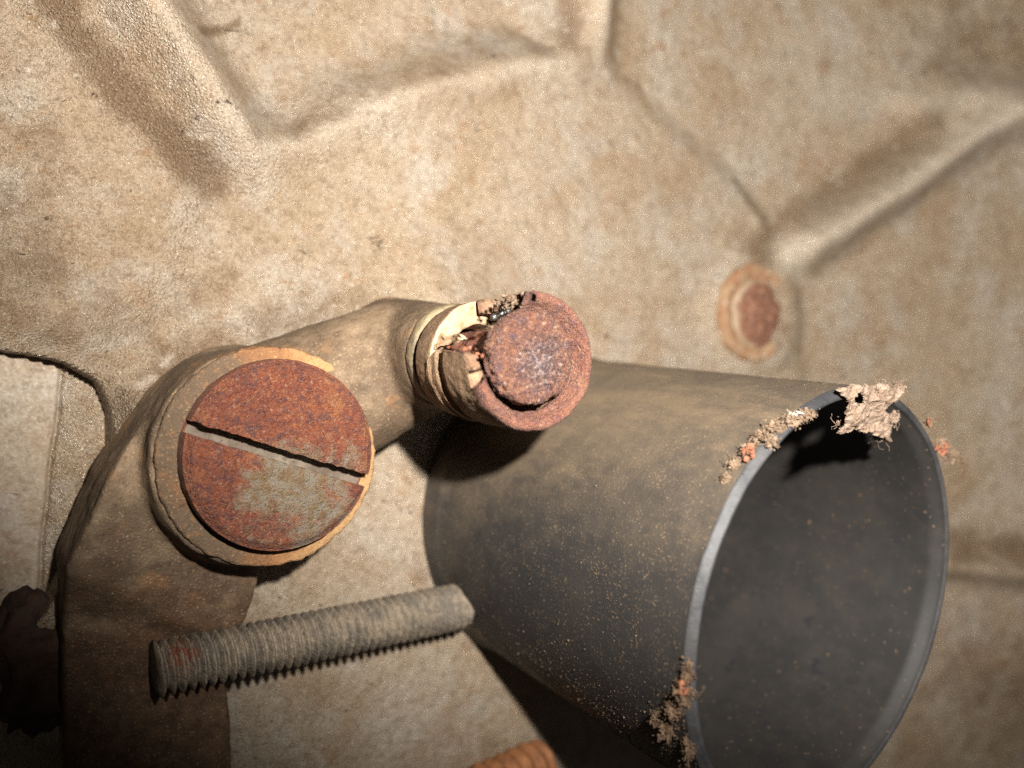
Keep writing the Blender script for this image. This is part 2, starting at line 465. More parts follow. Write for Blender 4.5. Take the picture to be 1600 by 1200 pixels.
for pts_, w_, a_ in (([(1225, 402), (1400, 290), (1500, 222), (1570, 180), (1640, 172)], .38, 1.0), ([(1450, 165), (1500, 150), (1600, 150)], .3, .8), ([(200, -20), (300, 125), (375, 236), (420, 290)], .25, .7),
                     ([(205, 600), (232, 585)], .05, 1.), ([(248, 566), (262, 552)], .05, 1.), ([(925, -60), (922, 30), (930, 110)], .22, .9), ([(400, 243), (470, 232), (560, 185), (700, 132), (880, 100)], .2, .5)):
    LIT_FLECK = np.maximum(LIT_FLECK, a_ * np.exp(-(pdist(Pw, poly(pts_))[0] / w_) ** 2))
V = np.concatenate([P2, Z[:, None]], 1)
nr, nc = GX.shape
Zg = Z.reshape(nr, nc)
gy, gx = np.gradient(Zg, ys, xs)
NR = np.stack([-gx.ravel(), -gy.ravel(), np.ones(nr * nc)], -1); NR /= np.linalg.norm(NR, axis=1)[:, None]
F = grid_faces(nr, nc)


def sub(mask, name, mat, parent=None):
    f = F[mask]; u, inv = np.unique(f, return_inverse=True)
    o = mk(name, V[u], inv.reshape(-1, 4), mat, parent, True, None, NR[u])
    o.data.attributes.new('lit_fleck', 'FLOAT', 'POINT').data.foreach_set('value', LIT_FLECK[u].astype(np.float32))
    o.data.attributes.new('stain_shade', 'FLOAT', 'POINT').data.foreach_set('value', STAIN_SHADE[u].astype(np.float32)); return o


def fm(a, thr): return a[F].mean(1) > thr


m1, m2, m3, m4 = fm(rib1, .2), fm(rib2, .12), fm(rib3, .16), fm(rib4, .12)
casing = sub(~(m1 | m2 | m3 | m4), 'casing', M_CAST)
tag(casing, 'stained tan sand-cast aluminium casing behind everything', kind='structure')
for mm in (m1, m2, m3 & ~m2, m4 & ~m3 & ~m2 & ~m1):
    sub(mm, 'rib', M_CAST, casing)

# side panel seen through the opening
offs = np.concatenate([np.linspace(-520, -12, 50), np.linspace(-10, 10, 21), np.linspace(12, 150, 60)]); pys = np.linspace(440, 1300, 110)
pv = []; po_ = []
for b in pys:
    sx = np.interp(b, [380, 590, 790, 960, 1300], [106, 97, 72, 58, 50]) + 1.5 * math.sin(b * .05)
    for o_ in offs: pv.append(pix(sx + o_, b, -.50)); po_.append(o_)
pv = np.array(pv); po_ = np.array(po_) / 118.
pv[:, 2] = -.50 + np.where(po_ > 0, .10 * np.minimum(po_, .9), 0) - .06 * np.exp(-(po_ / .035) ** 2) + .014 * fbm(pv, 2, 3)
f = grid_faces(len(pys), len(offs)); rs = po_[f].mean(1) > 0
panel = thing('side_panel', pix(20, 750, -.50), 'pale smooth aluminium panel in the opening at the left edge', 'panel')
for nm, mask in (('plate', ~rs), ('edge_strip', rs)):
    u, inv = np.unique(f[mask], return_inverse=True)
    mk(nm, pv[u], inv.reshape(-1, 4)[:, ::-1], M_PANEL if nm == 'plate' else M_STRIP, panel)

# ------------------------------------------------------------------ solids by revolution
def lathe(prof, seg, c, axis=(0, 0, 1), closed=False, th0=0., th1=None, jit=None):
    """prof: list of (radius, height); returns verts, faces around the axis through c"""
    a = Vector(axis).normalized(); u = Vector((0, 1, 0)).cross(a).normalized(); v = a.cross(u)
    u, v, a = map(np.array, (u, v, a)); full = th1 is None
    th = np.linspace(0, 2 * math.pi, seg, endpoint=False) if full else np.linspace(th0, th1, seg)
    pr = np.array(prof); vs = []
    for r, z in pr:
        vs.append(np.array(c) + r * (np.cos(th)[:, None] * u + np.sin(th)[:, None] * v) + z * a)
    vs = np.concatenate(vs); fs = grid_faces(len(pr), seg, full)
    if closed:
        b = (len(pr) - 1) * seg; j = np.arange(seg if full else seg - 1)
        fs = np.concatenate([fs, np.stack([b + j, b + (j + 1) % seg, (j + 1) % seg, j], -1)])
    return vs, fs


def dense(prof, step):
    out = []
    for (r0, z0), (r1, z1) in zip(prof[:-1], prof[1:]):
        n = max(1, int(math.hypot(r1 - r0, z1 - z0) / step))
        out += [(r0 + (r1 - r0) * k / n, z0 + (z1 - z0) * k / n) for k in range(n)]
    return out + [prof[-1]]


def roughen(vs, amp, sc, octv=4, rough=.6, centre=None, flat=False):
    n = np.stack([fbm(vs, sc, octv, rough), fbm(vs, sc, octv, rough, 31), fbm(vs, sc, octv, rough, 77)], -1)
    return vs + amp * n


# core plug in the right-hand casting
pc = spot(1187, 490, .22); pz = float(swell(pc[0]))
cp = thing('core_plug', (pc[0], pc[1], pz - .1), 'round rust-stained plug set in the casing below the curved rib', 'plug')
vs, fs = lathe(dense([(1.0, -.2), (.99, .10), (.93, .19), (.84, .20), (.78, .17), (.68, .15)], .04), 96, (pc[0], pc[1], pz))
k = Mat('peeling_plug_rim'); a_ = k.noise(3, 5, .6); b_ = k.noise(9, 5, .6, off=(2, 2, 2))
col_ = k.mix(k.rng(a_, .38, .62), (.26, .165, .09), (.215, .105, .05)); col_ = k.mix(k.rng(b_, .58, .66), col_, (.46, .39, .30))
M_RIM = k.done(col_, .7, k.bump(b_, .8, .06))
mk('rim', roughen(vs, .06, 2.5), fs, M_RIM, cp)
vs, fs = lathe(dense([(.74, .06), (.68, .16), (.5, .24), (.28, .29), (.001, .30)], .04), 80, (pc[0], pc[1], pz))
k = Mat('peeling_rust_disc'); a_ = k.noise(3.5, 5, .65); b_ = k.noise(10, 4, .65, off=(3, 1, 1))
w_ = k.math('ADD', k.near((pc[0] + .05, pc[1], pz + .25), .42, .86), k.math('MULTIPLY', k.math('SUBTRACT', a_, .5), 1.5))
col_ = k.mix(k.rng(w_, .25, .75), (.285, .205, .13), k.mix(k.rng(b_, .4, .62), (.115, .05, .03), (.20, .085, .042)))
col_ = k.mix(k.rng(b_, .60, .68, 0, .7), col_, (.42, .34, .25))
mk('disc', roughen(vs, .06, 3), fs, k.done(col_, .75, k.bump(b_, .8, .06)), cp)

# ------------------------------------------------------------------ bracket with boss and arm (one casting)
def prim_prism(bm, top, bot):
    a = [bm.verts.new(p) for p in top]; b = [bm.verts.new(p) for p in bot]; n = len(a)
    bm.faces.new(a); bm.faces.new(b[::-1])
    for i in range(n): bm.faces.new((a[i], b[i], b[(i + 1) % n], a[(i + 1) % n]))


def prim_tube(bm, p0, p1, r0, r1, seg=40):
    p0, p1 = np.array(p0, float), np.array(p1, float); ax = p1 - p0; Ln = np.linalg.norm(ax)
    v, fc = lathe([(r0, 0), (r1, Ln)], seg, p0, ax)
    vv = [bm.verts.new(q) for q in v]
    for q in fc: bm.faces.new([vv[i] for i in q])
    bm.faces.new(vv[:seg][::-1]); bm.faces.new(vv[seg:])


SC = pix(445, 713, 2.2)          # screw head centre
SCX, SCY = SC[0], SC[1]
NB = np.array([5.53, -.10])      # bleed nipple axis


def remeshed(name, builders, voxel, smooth, mat, parent, amp, sc, cast=None):
    bm = bmesh.new()
    for b in builders: b(bm)
    bmesh.ops.recalc_face_normals(bm, faces=bm.faces)
    me = bpy.data.meshes.new('tmp'); bm.to_mesh(me); bm.free()
    o = bpy.data.objects.new('tmp', me); S.collection.objects.link(o)
    m = o.modifiers.new('r', 'REMESH'); m.mode = 'VOXEL'; m.voxel_size = voxel
    m = o.modifiers.new('s', 'SMOOTH'); m.iterations = smooth; m.factor = .5
    ev = o.evaluated_get(bpy.context.evaluated_depsgraph_get()); me2 = ev.to_mesh()
    co = np.empty(len(me2.vertices) * 3, np.float32); me2.vertices.foreach_get('co', co); co = co.reshape(-1, 3).astype(float)
    fs = [tuple(p.vertices) for p in me2.polygons]
    bpy.data.objects.remove(o)
    return mk(name, roughen(co, amp, sc), fs, mat, parent)


bracket = thing('bracket', (SCX, SCY, 0), 'dusty brown iron bracket with boss and arm, from the bottom left to the nipple', 'bracket')
strap_t = [(252, 604, .9), (168, 752, 1.5), (104, 890, 1.3), (100, 960, .85), (98, 1060, .66), (105, 1220, .60), (110, 1420, .6), (366, 1420, .6), (364, 1210, .60),
           (358, 1080, .62), (366, 1010, .72), (392, 950, .85), (412, 880, .95), (470, 800, 1.0)]
tops = [pix(*q) for q in strap_t]; bots = [np.array([q[0], q[1], -.25]) for q in tops]


def b_strap(bm):
    # fan prism: centre line shared so that the sloping top stays tidy
    n = len(tops); c = np.mean(tops, 0); a = [bm.verts.new(p) for p in tops]; b = [bm.verts.new(p) for p in bots]
    pairs = [(0, 13), (1, 12), (2, 11), (3, 10), (4, 9), (5, 8), (6, 7)]
    for (i, j), (k2, l) in zip(pairs[:-1], pairs[1:]):
        bm.faces.new((a[i], a[k2], a[l], a[j])); bm.faces.new((b[i], b[j], b[l], b[k2]))
    for i in range(n): bm.faces.new((a[i], b[i], b[(i + 1) % n], a[(i + 1) % n]))


def b_boss(bm):
    prim_tube(bm, (SCX - .03, SCY, -.2), (SCX - .03, SCY, 1.60), 1.45, 1.30, 64)
    prim_tube(bm, (SCX - .13, SCY - .04, -.2), (SCX - .13, SCY - .04, 1.77), 1.40, 1.38, 64)
    prim_tube(bm, (SCX - .20, SCY - .22, .1), (SCX - .16, SCY - .10, 1.68), 1.50, 1.34, 64)


def b_arm(bm): prim_tube(bm, (SCX + .1, SCY + .25, .75), (NB[0], NB[1] + .05, 1.15), 1.12, .90, 48)


def b_seat(bm): prim_tube(bm, (NB[0], NB[1], .2), (NB[0], NB[1] + .05, 2.42), .98, .70, 48)


remeshed('body', [b_strap, b_boss, b_arm, b_seat], .045, 12, M_BRACKET, bracket, .022, 3.)

# ------------------------------------------------------------------ washer and slotted screw
def noisy_ring(name, c, r_in, r_out, z0, z1, mat, parent, amp, seg=220, bev=.02):
    prof = dense([(r_in, z0), (r_out - bev, z0), (r_out, z0 + bev), (r_out, z1 - bev), (r_out - bev, z1), (r_in, z1)], .035)
    v, fc = lathe(prof, seg, (c[0], c[1], 0), closed=True)
    return mk(name, roughen(v, amp, 6, 4, .65), fc, mat, parent)


WC = pix(424, 713, 1.80)
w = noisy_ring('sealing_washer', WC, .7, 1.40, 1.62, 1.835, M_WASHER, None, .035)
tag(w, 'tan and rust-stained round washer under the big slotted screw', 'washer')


def screw_head(R, slot_w, slot_d, ang, ztop, zbot, c):
    hw = slot_w / 2; rows = []; nu = 200
    lower = list(-R * .9995 * np.cos(np.linspace(0, math.pi / 2, 70))); lower = [q for q in lower if q < -hw] + [-hw]
    vs = []; flags = []
    rows = [(q, 0) for q in lower] + [(q, 1) for q in np.linspace(-hw, hw, 7)] + [(-q, 0) for q in lower[::-1]]
    for q, sl in rows:
        h = math.sqrt(max(R * R - q * q, 1e-6)); u = np.linspace(-h, h, nu)
        vs.append(np.stack([u, np.full(nu, q), np.full(nu, float(sl))], -1))
    vs = np.concatenate(vs); rad = np.hypot(vs[:, 0], vs[:, 1]); sl = vs[:, 2].copy()
    # edges of the slot nibbled by rust
    nib = .035 * fbm(np.stack([vs[:, 0], np.sign(vs[:, 1]), 0 * rad], -1), 4, 4, .6)
    near = np.exp(-((np.abs(vs[:, 1]) - hw) / .06) ** 2); vs[:, 1] += nib * near * np.where(vs[:, 1] > 0, 1.2, .4)
    ca, sa = math.cos(ang), math.sin(ang)
    wx = vs[:, 0] * ca - vs[:, 1] * sa + c[0]; wy = vs[:, 0] * sa + vs[:, 1] * ca + c[1]
    p = np.stack([wx, wy, 0 * wx], -1)
    z = ztop - .10 * sstep(R - .14, R, rad) ** 1.5 + .022 * fbm(p, 5, 5, .62) + .008 * fbm(p, 22, 2)
    lip = .012 * np.exp(-((np.abs(vs[:, 1]) - hw) / .07) ** 2); z -= lip
    z = np.where(sl > .5, ztop - slot_d + .015 * fbm(p, 8, 3), z)
    nrow = len(rows); top = np.stack([wx, wy, z], -1); fc = list(map(tuple, grid_faces(nrow, nu)))
    # skirt
    ring = list(range(0, nu)) + [r * nu + nu - 1 for r in range(1, nrow)] + list(range((nrow - 1) * nu + nu - 2, (nrow - 1) * nu - 1, -1)) + [r * nu for r in range(nrow - 2, 0, -1)]
    base = len(top); n = len(ring)
    lev = [.35, .7, 1.]; allv = [top]
    for lv in lev:
        q = top[ring].copy(); q[:, 2] = q[:, 2] * (1 - lv) + zbot * lv
        dd = q[:, :2] - c[:2]; q[:, :2] = c[:2] + dd * (1.01 + .012 * fbm(q, 7, 3)[:, None]); allv.append(q)
    prev = ring
    for li in range(len(lev)):
        cur = [base + li * n + i for i in range(n)]
        for i in range(n): fc.append((prev[i], cur[i], cur[(i + 1) % n], prev[(i + 1) % n]))
        prev = cur
    return np.concatenate(allv), fc


a0, a1 = pix(312, 666, 2.2), pix(566, 744, 2.2); sang = math.atan2(a1[1] - a0[1], a1[0] - a0[0])
v, fc = screw_head(1.19, .155, .33, sang, 2.2, 1.70, SC)
sw = thing('slotted_screw', (SCX, SCY, 1.8), 'big flat slotted screw head covered in red rust on the tan washer', 'screw')
nfl = np.array([v[list(q)][:, 2].max() for q in fc]); in_top = np.arange(len(fc)) < len(fc) - 3 * (len(v) - 0) * 0
rad_ = np.array([np.hypot(*(v[list(q)][:, :2].mean(0) - SC[:2])) for q in fc])
me_o = mk('head', v, fc, [M_SCREW, M_SLOT], sw, smooth=True, midx=np.where((nfl < 1.95) & (rad_ < 1.165), 1, 0))
me_o.data.set_sharp_from_angle(angle=math.radians(48))

# ------------------------------------------------------------------ bleed nipple with torn cap
nip = thing('bleed_nipple', (NB[0], NB[1], 2.36), 'rusty bleed nipple with a torn cream rubber cap on the bracket arm', 'nipple')
C0 = (NB[0], NB[1], 0)
CR = (NB[0], NB[1] + .05, 0)
v, fc = lathe(dense([(.4, 2.36), (.66, 2.36), (.70, 2.42), (.705, 2.52), (.68, 2.60), (.4, 2.62)], .03), 160, CR)
mk('brass_ring', roughen(v, .018, 5), fc, M_BRASS, nip)
v, fc = lathe(dense([(.4, 2.56), (.60, 2.56), (.60, 2.76), (.4, 2.76)], .04), 120, CR)
mk('groove', v, fc, M_CAP, nip)
# skirt left round the foot of the cap; its torn top edge shows the cream rubber
seg = 220
prof = dense([(.40, 2.70), (.69, 2.70), (.725, 2.76), (.755, 3.08), (.75, 3.12)], .03); npf = len(prof)
prof += dense([(.74, 3.13), (.47, 3.09), (.43, 2.9), (.40, 2.70)], .03)
v, fc = lathe(prof, seg, C0)
v = roughen(v, .016, 5)
ang = np.degrees(np.arctan2(v[:, 1] - NB[1], v[:, 0] - NB[0])) % 360
hi = v[:, 2] > 2.95
v[hi, 2] += .10 * np.sin(np.radians(ang[hi] - 60)) + .03 * fbm(v[hi], 3, 3)
mi = np.where(fc[:, 0] // seg >= npf - 1, 1, 0)
mk('cap_skirt', v, fc, [M_CAP, M_CREAM], nip, midx=mi)


def torn_shell(name, prof, lo_f, hi_f, seg, mats, edge_split, amp, parent):
    """a lathe shell whose angular ends are torn along lo_f(z), hi_f(z); the tears and inside take mats[1]"""
    prof = np.array(prof); n = len(prof); vs = []
    for i, (r, z) in enumerate(prof):
        lo, hi = lo_f(z, r), hi_f(z, r); th = np.radians(lo + (hi - lo) * np.linspace(0, 1, seg))
        vs.append(np.stack([NB[0] + r * np.cos(th), NB[1] + r * np.sin(th), np.full(seg, z)], -1))
    vs = np.concatenate(vs); fs = list(map(tuple, grid_faces(n, seg))); mi = []
    for i in range(n - 1): mi += [0 if i < edge_split else 1] * (seg - 1)
    b = (n - 1) * seg
    for j in range(seg - 1): fs.append((b + j, b + j + 1, j + 1, j)); mi.append(1)
    # torn end faces: a strip between the outer and inner profile
    half = n // 2
    for col in (0, seg - 1):
        for i in range(half):
            q = (i * seg + col, (i + 1) * seg + col, (n - 2 - i) * seg + col, (n - 1 - i) * seg + col)
            if len(set(q)) == 4: fs.append(q if col else q[::-1]); mi.append(1)
    return mk(name, roughen(vs, amp, 5, 4, .6), fs, mats, parent, midx=mi)


def jag(z, s, a): return a * float(fbm(np.array([[z * 3.1 + s, s, .3]]), 1.6, 4, .7)[0])


LO = lambda z, r: 171 + 40 * (1 - sstep(3.0, 3.28, z)) + 24 * sstep(4.05, 4.45, z) + jag(z, 1.7, 7)
HI = lambda z, r: 360 + 84 + jag(z, 8.2, 20) + 6 * sstep(3.9, 4.4, z)
outer = dense([(.745, 2.95), (.775, 3.22), (.755, 3.24), (.772, 3.42), (.735, 3.45), (.738, 3.60), (.79, 3.63), (.806, 4.30)], .04)
inner = dense([(.62, 4.30), (.58, 2.95)], .04)
cap_w = torn_shell('cap_wall', outer + inner, LO, HI, 240, [M_CAP, M_TORN], len(outer) - 1, .014, nip)
rim_o = dense([(.806, 4.28), (.812, 4.38), (.795, 4.45), (.755, 4.49), (.71, 4.48), (.67, 4.43), (.63, 4.34)], .03)
rim_i = dense([(.60, 4.30), (.59, 4.24)], .03)
torn_shell('cap_rim', rim_o + rim_i, lambda z, r: 196 + jag(r * 4, 3.3, 12), lambda z, r: 360 + 95 + jag(r * 4, 5.1, 14), 240, [M_ROSE, M_ROSE], len(rim_o) - 1, .020, cap_w)
# stem and end plug
v, fc = lathe(dense([(.36, 2.8), (.36, 3.3), (.29, 3.7), (.30, 4.0), (.38, 4.25)], .04), 80, C0)
mk('stem', roughen(v, .07, 3.5), fc, M_PLUG, nip)
pc2 = (NB[0] - .045, NB[1] + .05, 0)
v, fc = lathe(dense([(.30, 4.15), (.50, 4.17), (.54, 4.26), (.545, 4.42), (.52, 4.49), (.48, 4.512), (.45, 4.50), (.42, 4.515), (.002, 4.535)], .018), 200, pc2)
v = roughen(v, .045, 9, 4, .72)
mk('end_plug', v, fc, M_ENDPLUG, nip)

# crumbs caught in the tear
def crumb_mesh(center, spread, n, size, seed, flat=1.):
    r = np.random.default_rng(seed); vs = []; fs = []
    base = np.array([(1, 0, 0), (-1, 0, 0), (0, 1, 0), (0, -1, 0), (0, 0, 1), (0, 0, -1)], float)
    bf = [(0, 2, 4), (2, 1, 4), (1, 3, 4), (3, 0, 4), (2, 0, 5), (1, 2, 5), (3, 1, 5), (0, 3, 5)]
    pts = np.array(center) + r.normal(size=(n, 3)) * np.array(spread)
    for p in pts:
        q = np.linalg.qr(r.normal(size=(3, 3)))[0]
        s = size * r.uniform(.4, 1.5) * np.array([1, r.uniform(.5, 1), r.uniform(.25, .8) * flat])
        o = len(vs); vs += list((base * s * r.uniform(.75, 1.25, (6, 1))) @ q.T + p); fs += [tuple(i + o for i in t) for t in bf]
    return np.array(vs), fs


v, fc = crumb_mesh((NB[0] - .12, NB[1] + .70, 4.10), (.08, .04, .12), 90, .026, 5)
mk('crumb_heap', v, fc, M_DIRT, nip, smooth=False)['kind'] = 'stuff'
v, fc = crumb_mesh((NB[0] - .68, NB[1] + .10, 4.0), (.05, .04, .20), 22, .026, 6)
mk('crumb_heap', v, fc, M_CHIP, nip, smooth=False)['kind'] = 'stuff'
# a loose torn flap of cream rubber at the tear
g = np.stack(np.meshgrid(np.linspace(0, 1, 16), np.linspace(0, 1, 16)), -1).reshape(-1, 2)
z_ = 3.10 + .60 * g[:, 1]; t_ = np.radians(150 + 22 * g[:, 0] * (1 - .75 * g[:, 1])); r_ = .70 - .06 * g[:, 1] + .03 * np.sin(9 * g[:, 0])
fl_o = np.stack([NB[0] + r_ * np.cos(t_), NB[1] + r_ * np.sin(t_), z_], -1); fl_i = fl_o - np.stack([np.cos(t_), np.sin(t_), 0 * t_], -1) * .07
ff = grid_faces(16, 16); ff2 = ff[:, ::-1] + 256
bd = list(range(16)) + [16 * i + 15 for i in range(1, 16)] + list(range(254, 239, -1)) + [16 * i for i in range(14, 0, -1)]
sf = [(bd[i], bd[(i + 1) % len(bd)], bd[(i + 1) % len(bd)] + 256, bd[i] + 256) for i in range(len(bd))]
mk('torn_flap', roughen(np.concatenate([fl_o, fl_i]), .05, 4), list(map(tuple, ff)) + list(map(tuple, ff2)) + sf, M_CREAM, cap_w)

# ------------------------------------------------------------------ rubber tube
MC = np.array([9.54, -3.288, 5.5]); TA = np.array([.108, -.093, 1.]); TL = 5.5 * np.linalg.norm(TA); TA /= np.linalg.norm(TA)
TB = MC - TA * TL
tube = thing('rubber_tube', TB, 'wide black rubber tube with an open mouth standing on the casing', 'tube')
R0, R1 = 2.70, 2.875
po = dense([(R0 + .02, -.35), (R0 + .03, .03), (R0 + .05, .10), (R0 + .03, .18), (R0, .28), (R1, TL - .10)], .09)
v, fc = lathe(po, 260, TB, TA)
mk('wall', roughen(v, .012, 1.2, 3), fc, M_TUBE, tube)
pl = dense([(R1, TL - .10), (R1 - .004, TL - .085), (R1 - .075, TL - .005), (R1 - .09, TL), (R1 - .125, TL - .012), (R1 - .135, TL - .03)], .02)
v, fc = lathe(pl, 400, TB, TA)
mk('lip', roughen(v, .010, 1.2, 4, .6), fc, M_LIP, tube)
pi_ = dense([(R1 - .135, TL - .03), (R1 - .145, TL - .12), (R1 - .20, TL - .16), (R0 - .2, .1), (R0 - .25, -.05), (.001, -.05)], .12)
v, fc = lathe(pi_, 220, TB, TA)
mk('inner_wall', roughen(v, .012, 1.2, 3), fc, M_TUBE_IN, tube)


def tube_pt(th, s, dr=0.):
    """point on the outside of the tube, th measured in degrees from +x towards +y, s along the axis"""
    a = TA; u = np.array([1., 0, 0]) - a[0] * a; u /= np.linalg.norm(u); w_ = np.cross(a, u)
    t = np.radians(th); R = R0 + (R1 - R0) * np.clip(s / TL, 0, 1) + dr
    rad = np.cos(t)[..., None] * u + np.sin(t)[..., None] * w_
    return TB + rad * np.asarray(R)[..., None] + np.asarray(s)[..., None] * a, rad


def grains(name, pts, size, mat, parent, seed=1):
    r = np.random.default_rng(seed); n = len(pts)
    base = np.array([(1, 0, -.3), (-.5, .87, -.3), (-.5, -.87, -.3), (0, 0, .9)]); bf = np.array([(0, 1, 3), (1, 2, 3), (2, 0, 3), (0, 2, 1)])
    q = np.linalg.qr(r.normal(size=(n, 3, 3)))[0]; s = size * np.exp(r.normal(size=n) * .45)
    vs = np.einsum('vk,nkj->nvj', base, q) * s[:, None, None] * r.uniform(.6, 1.3, (n, 4, 1)) + pts[:, None]
    o = mk(name, vs.reshape(-1, 3), (bf[None] + 4 * np.arange(n)[:, None, None]).reshape(-1, 3), mat, parent, smooth=False)
    o['kind'] = 'stuff'; return o


th = RNG.uniform(85, 265, 9000); s = TL * RNG.uniform(.02, .985, 9000) ** .8
dens = fbm(np.stack([th * .05, s, 0 * s], -1), .8, 4) + .35 * (s / TL) - .25 * np.exp(-((th - 180) / 30) ** 2) * 0
keep = dens > RNG.uniform(-.35, .75, 9000)
p, _ = tube_pt(th[keep], s[keep], .004)
grains('dust_grains', p, .0062, M_GRAIN, tube, 2)
th = RNG.normal(232, 16, 1800); s = TL - np.abs(RNG.normal(0, 1.3, 1800)) - .12
ok = s > 0; p, _ = tube_pt(th[ok], s[ok], .006)
grains('dust_grains', p, .0085, M_GRAIN, tube, 3)

# ------------------------------------------------------------------ threaded studs
def stud(name, p0, p1, rad, pitch, mat, label, seg=72, per=10, sharp=.10, fade=.4):
    p0, p1 = np.array(p0, float), np.array(p1, float); ax = p1 - p0; L_ = np.linalg.norm(ax); ax /= L_
    u = np.cross(ax, [0, 0, 1.]); u /= np.linalg.norm(u); w_ = np.cross(u, ax)
    nz = int(L_ / pitch * per); z = np.linspace(0, L_, nz); th = np.linspace(0, 2 * math.pi, seg, endpoint=False)
    ZZ, TT = np.meshgrid(z, th, indexing='ij')
    ph = (ZZ / pitch + TT / (2 * math.pi)) % 1; tri = np.abs(ph * 2 - 1)
    depth = sharp * 1. * (1 - fade * sstep(L_ - 1.6, L_ - .2, ZZ))
    RR = rad - depth * np.clip((tri - .12) / .78, 0, 1) - .14 * np.clip((ZZ - L_ + .26) / .26, 0, 1) ** 2.2
    P = p0 + ZZ[..., None] * ax + RR[..., None] * (np.cos(TT)[..., None] * u + np.sin(TT)[..., None] * w_)
    P = roughen(P.reshape(-1, 3), .012, 7, 3, .6)
    o0 = thing(name, p0, label, 'stud', 'studs beside the tube')
    vs = np.concatenate([P, [p0 + ax * .03, p1]]); n = len(P)
    fc = list(map(tuple, grid_faces(nz, seg, True)[:, ::-1]))
    fc += [(n, j, (j + 1) % seg) for j in range(seg)]; b = (nz - 1) * seg
    fc += [(n + 1, b + (j + 1) % seg, b + j) for j in range(seg)]
    mk('threaded_rod', vs, fc, mat, o0); return o0


k = Mat('stud_steel')
a_ = k.noise(3, 6, .6); b_ = k.noise(10, 5, .65, off=(1, 3, 2)); c_ = k.noise(34, 3, .6)
cc = k.mix(k.rng(a_, .38, .62), (.135, .112, .088), (.235, .185, .13))
cc = k.mix(k.rng(b_, .52, .66, 0, .6), cc, (.075, .06, .048))
cc = k.mix(k.math('MULTIPLY', k.near(pix(283, 1022, 1.2), .05, .34), k.rng(b_, .38, .52)), cc, (.17, .05, .022))
cc = k.mix(k.rng(c_, .58, .70, 0, .7), cc, (.40, .34, .26))
M_STUDS = k.done(cc, .6, k.bump(k.math('ADD', b_, k.math('MULTIPLY', c_, .7)), .8, .05), .15, .4)
q0, q1 = pix(242, 1046, 1.06), pix(733, 944, .72)
stud('threaded_stud', q0, q1, .365, .128, M_STUDS, 'long grey dusty threaded stud lying between the bracket and the tube')
e0, e1 = pix(660, 1275, .60), pix(856, 1186, .45)
dirn = (e1 - e0) / np.linalg.norm(e1 - e0)
stud('threaded_stud', e1 - dirn * 4.2, e1, .41, .24, M_ORANGE, 'orange rusty threaded stud end at the bottom edge below the tube', sharp=.085, fade=0.)

# ------------------------------------------------------------------ rusty lump in the dark corner
def rock(name, c, r, mat, label, cat, seed, amp=.5, sc=1.2, sub_=5):
    bm = bmesh.new(); bmesh.ops.create_icosphere(bm, subdivisions=sub_, radius=1.)
    v = np.array([q.co for q in bm.verts]); fc = [tuple(x.index for x in f_.verts) for f_ in bm.faces]; bm.free()
    v = np.sign(v) * np.abs(v) ** .7
    v = v * (1 + amp * fbm(v + seed, sc, 4, .55)[:, None]) * np.array(r) + np.array(c)
    o = mk(name, v, fc, mat); return tag(o, label, cat)


cl = pix(55, 1040, -.3)
rock('rust_lump', cl, (.62, .85, .55), M_DARK, 'dark crumbly rust lump in the shadowed bottom left corner', 'rust lump', 3.)

# ------------------------------------------------------------------ dirt clumps on the mouth of the tube
def clump(label, core, crumbs, fibres, mats, seed, hole=None, base=None):
    """core: list of (point, radius) blobs; crumbs and fibres are scattered over them"""
    r = np.random.default_rng(seed)
    root = thing('dirt_clump', tuple(core[0][0]), label, 'dirt', 'dirt clumps on the tube mouth')
    allv, allf = [], []
    bm = bmesh.new(); bmesh.ops.create_icosphere(bm, subdivisions=4, radius=1.)
    bv = np.array([q.co for q in bm.verts]); bf = [tuple(x.index for x in f_.verts) for f_ in bm.faces]; bm.free()
    for i, (p_, rad) in enumerate(core):
        rad = np.array(rad) if np.ndim(rad) else np.array([rad] * 3)
        v_ = bv * (1 + 1.5 * fbm(bv + i * 3.7 + seed, 1.9, 5, .75)[:, None]) * rad * .78 + np.array(p_)
        mk('clod', v_, bf, mats[0], root, smooth=False)
    cv, cf = [], []
    for p_, rad in core:
        rad = np.array(rad) if np.ndim(rad) else np.array([rad] * 3)
        v_, f_ = crumb_mesh(p_, rad * .62, crumbs * 2, .016, int(r.integers(1e6)))
        o = sum(map(len, cv)); cv.append(v_); cf += [tuple(k_ + o for k_ in t_) for t_ in f_]
    mk('crumbs', np.concatenate(cv), cf, mats[1], root, smooth=False)['kind'] = 'stuff'
    vs, fs = [], []
    for q in range(int(fibres * 1.6)):
        p_, rad = core[r.integers(len(core))]; rad = np.array(rad) if np.ndim(rad) else np.array([rad] * 3)
        pt = np.array(p_) + r.normal(size=3) * rad * .7; d_ = r.normal(size=3); d_ /= np.linalg.norm(d_); w_ = r.uniform(.0015, .004)
        ring = []
        for s_ in range(6):
            e_ = np.cross(d_, [.3, .5, .8]); e_ /= np.linalg.norm(e_); g_ = np.cross(d_, e_)
            o = len(vs); vs += [pt + e_ * w_, pt - .5 * e_ * w_ + .87 * g_ * w_, pt - .5 * e_ * w_ - .87 * g_ * w_]
            if s_:
                for k_ in range(3): fs.append((o - 3 + k_, o - 3 + (k_ + 1) % 3, o + (k_ + 1) % 3, o + k_))
            d_ = d_ + r.normal(size=3) * .6; d_ /= np.linalg.norm(d_); pt = pt + d_ * r.uniform(.02, .045)
    mk('fibres', vs, fs, mats[2], root, smooth=False)['kind'] = 'stuff'
    return root


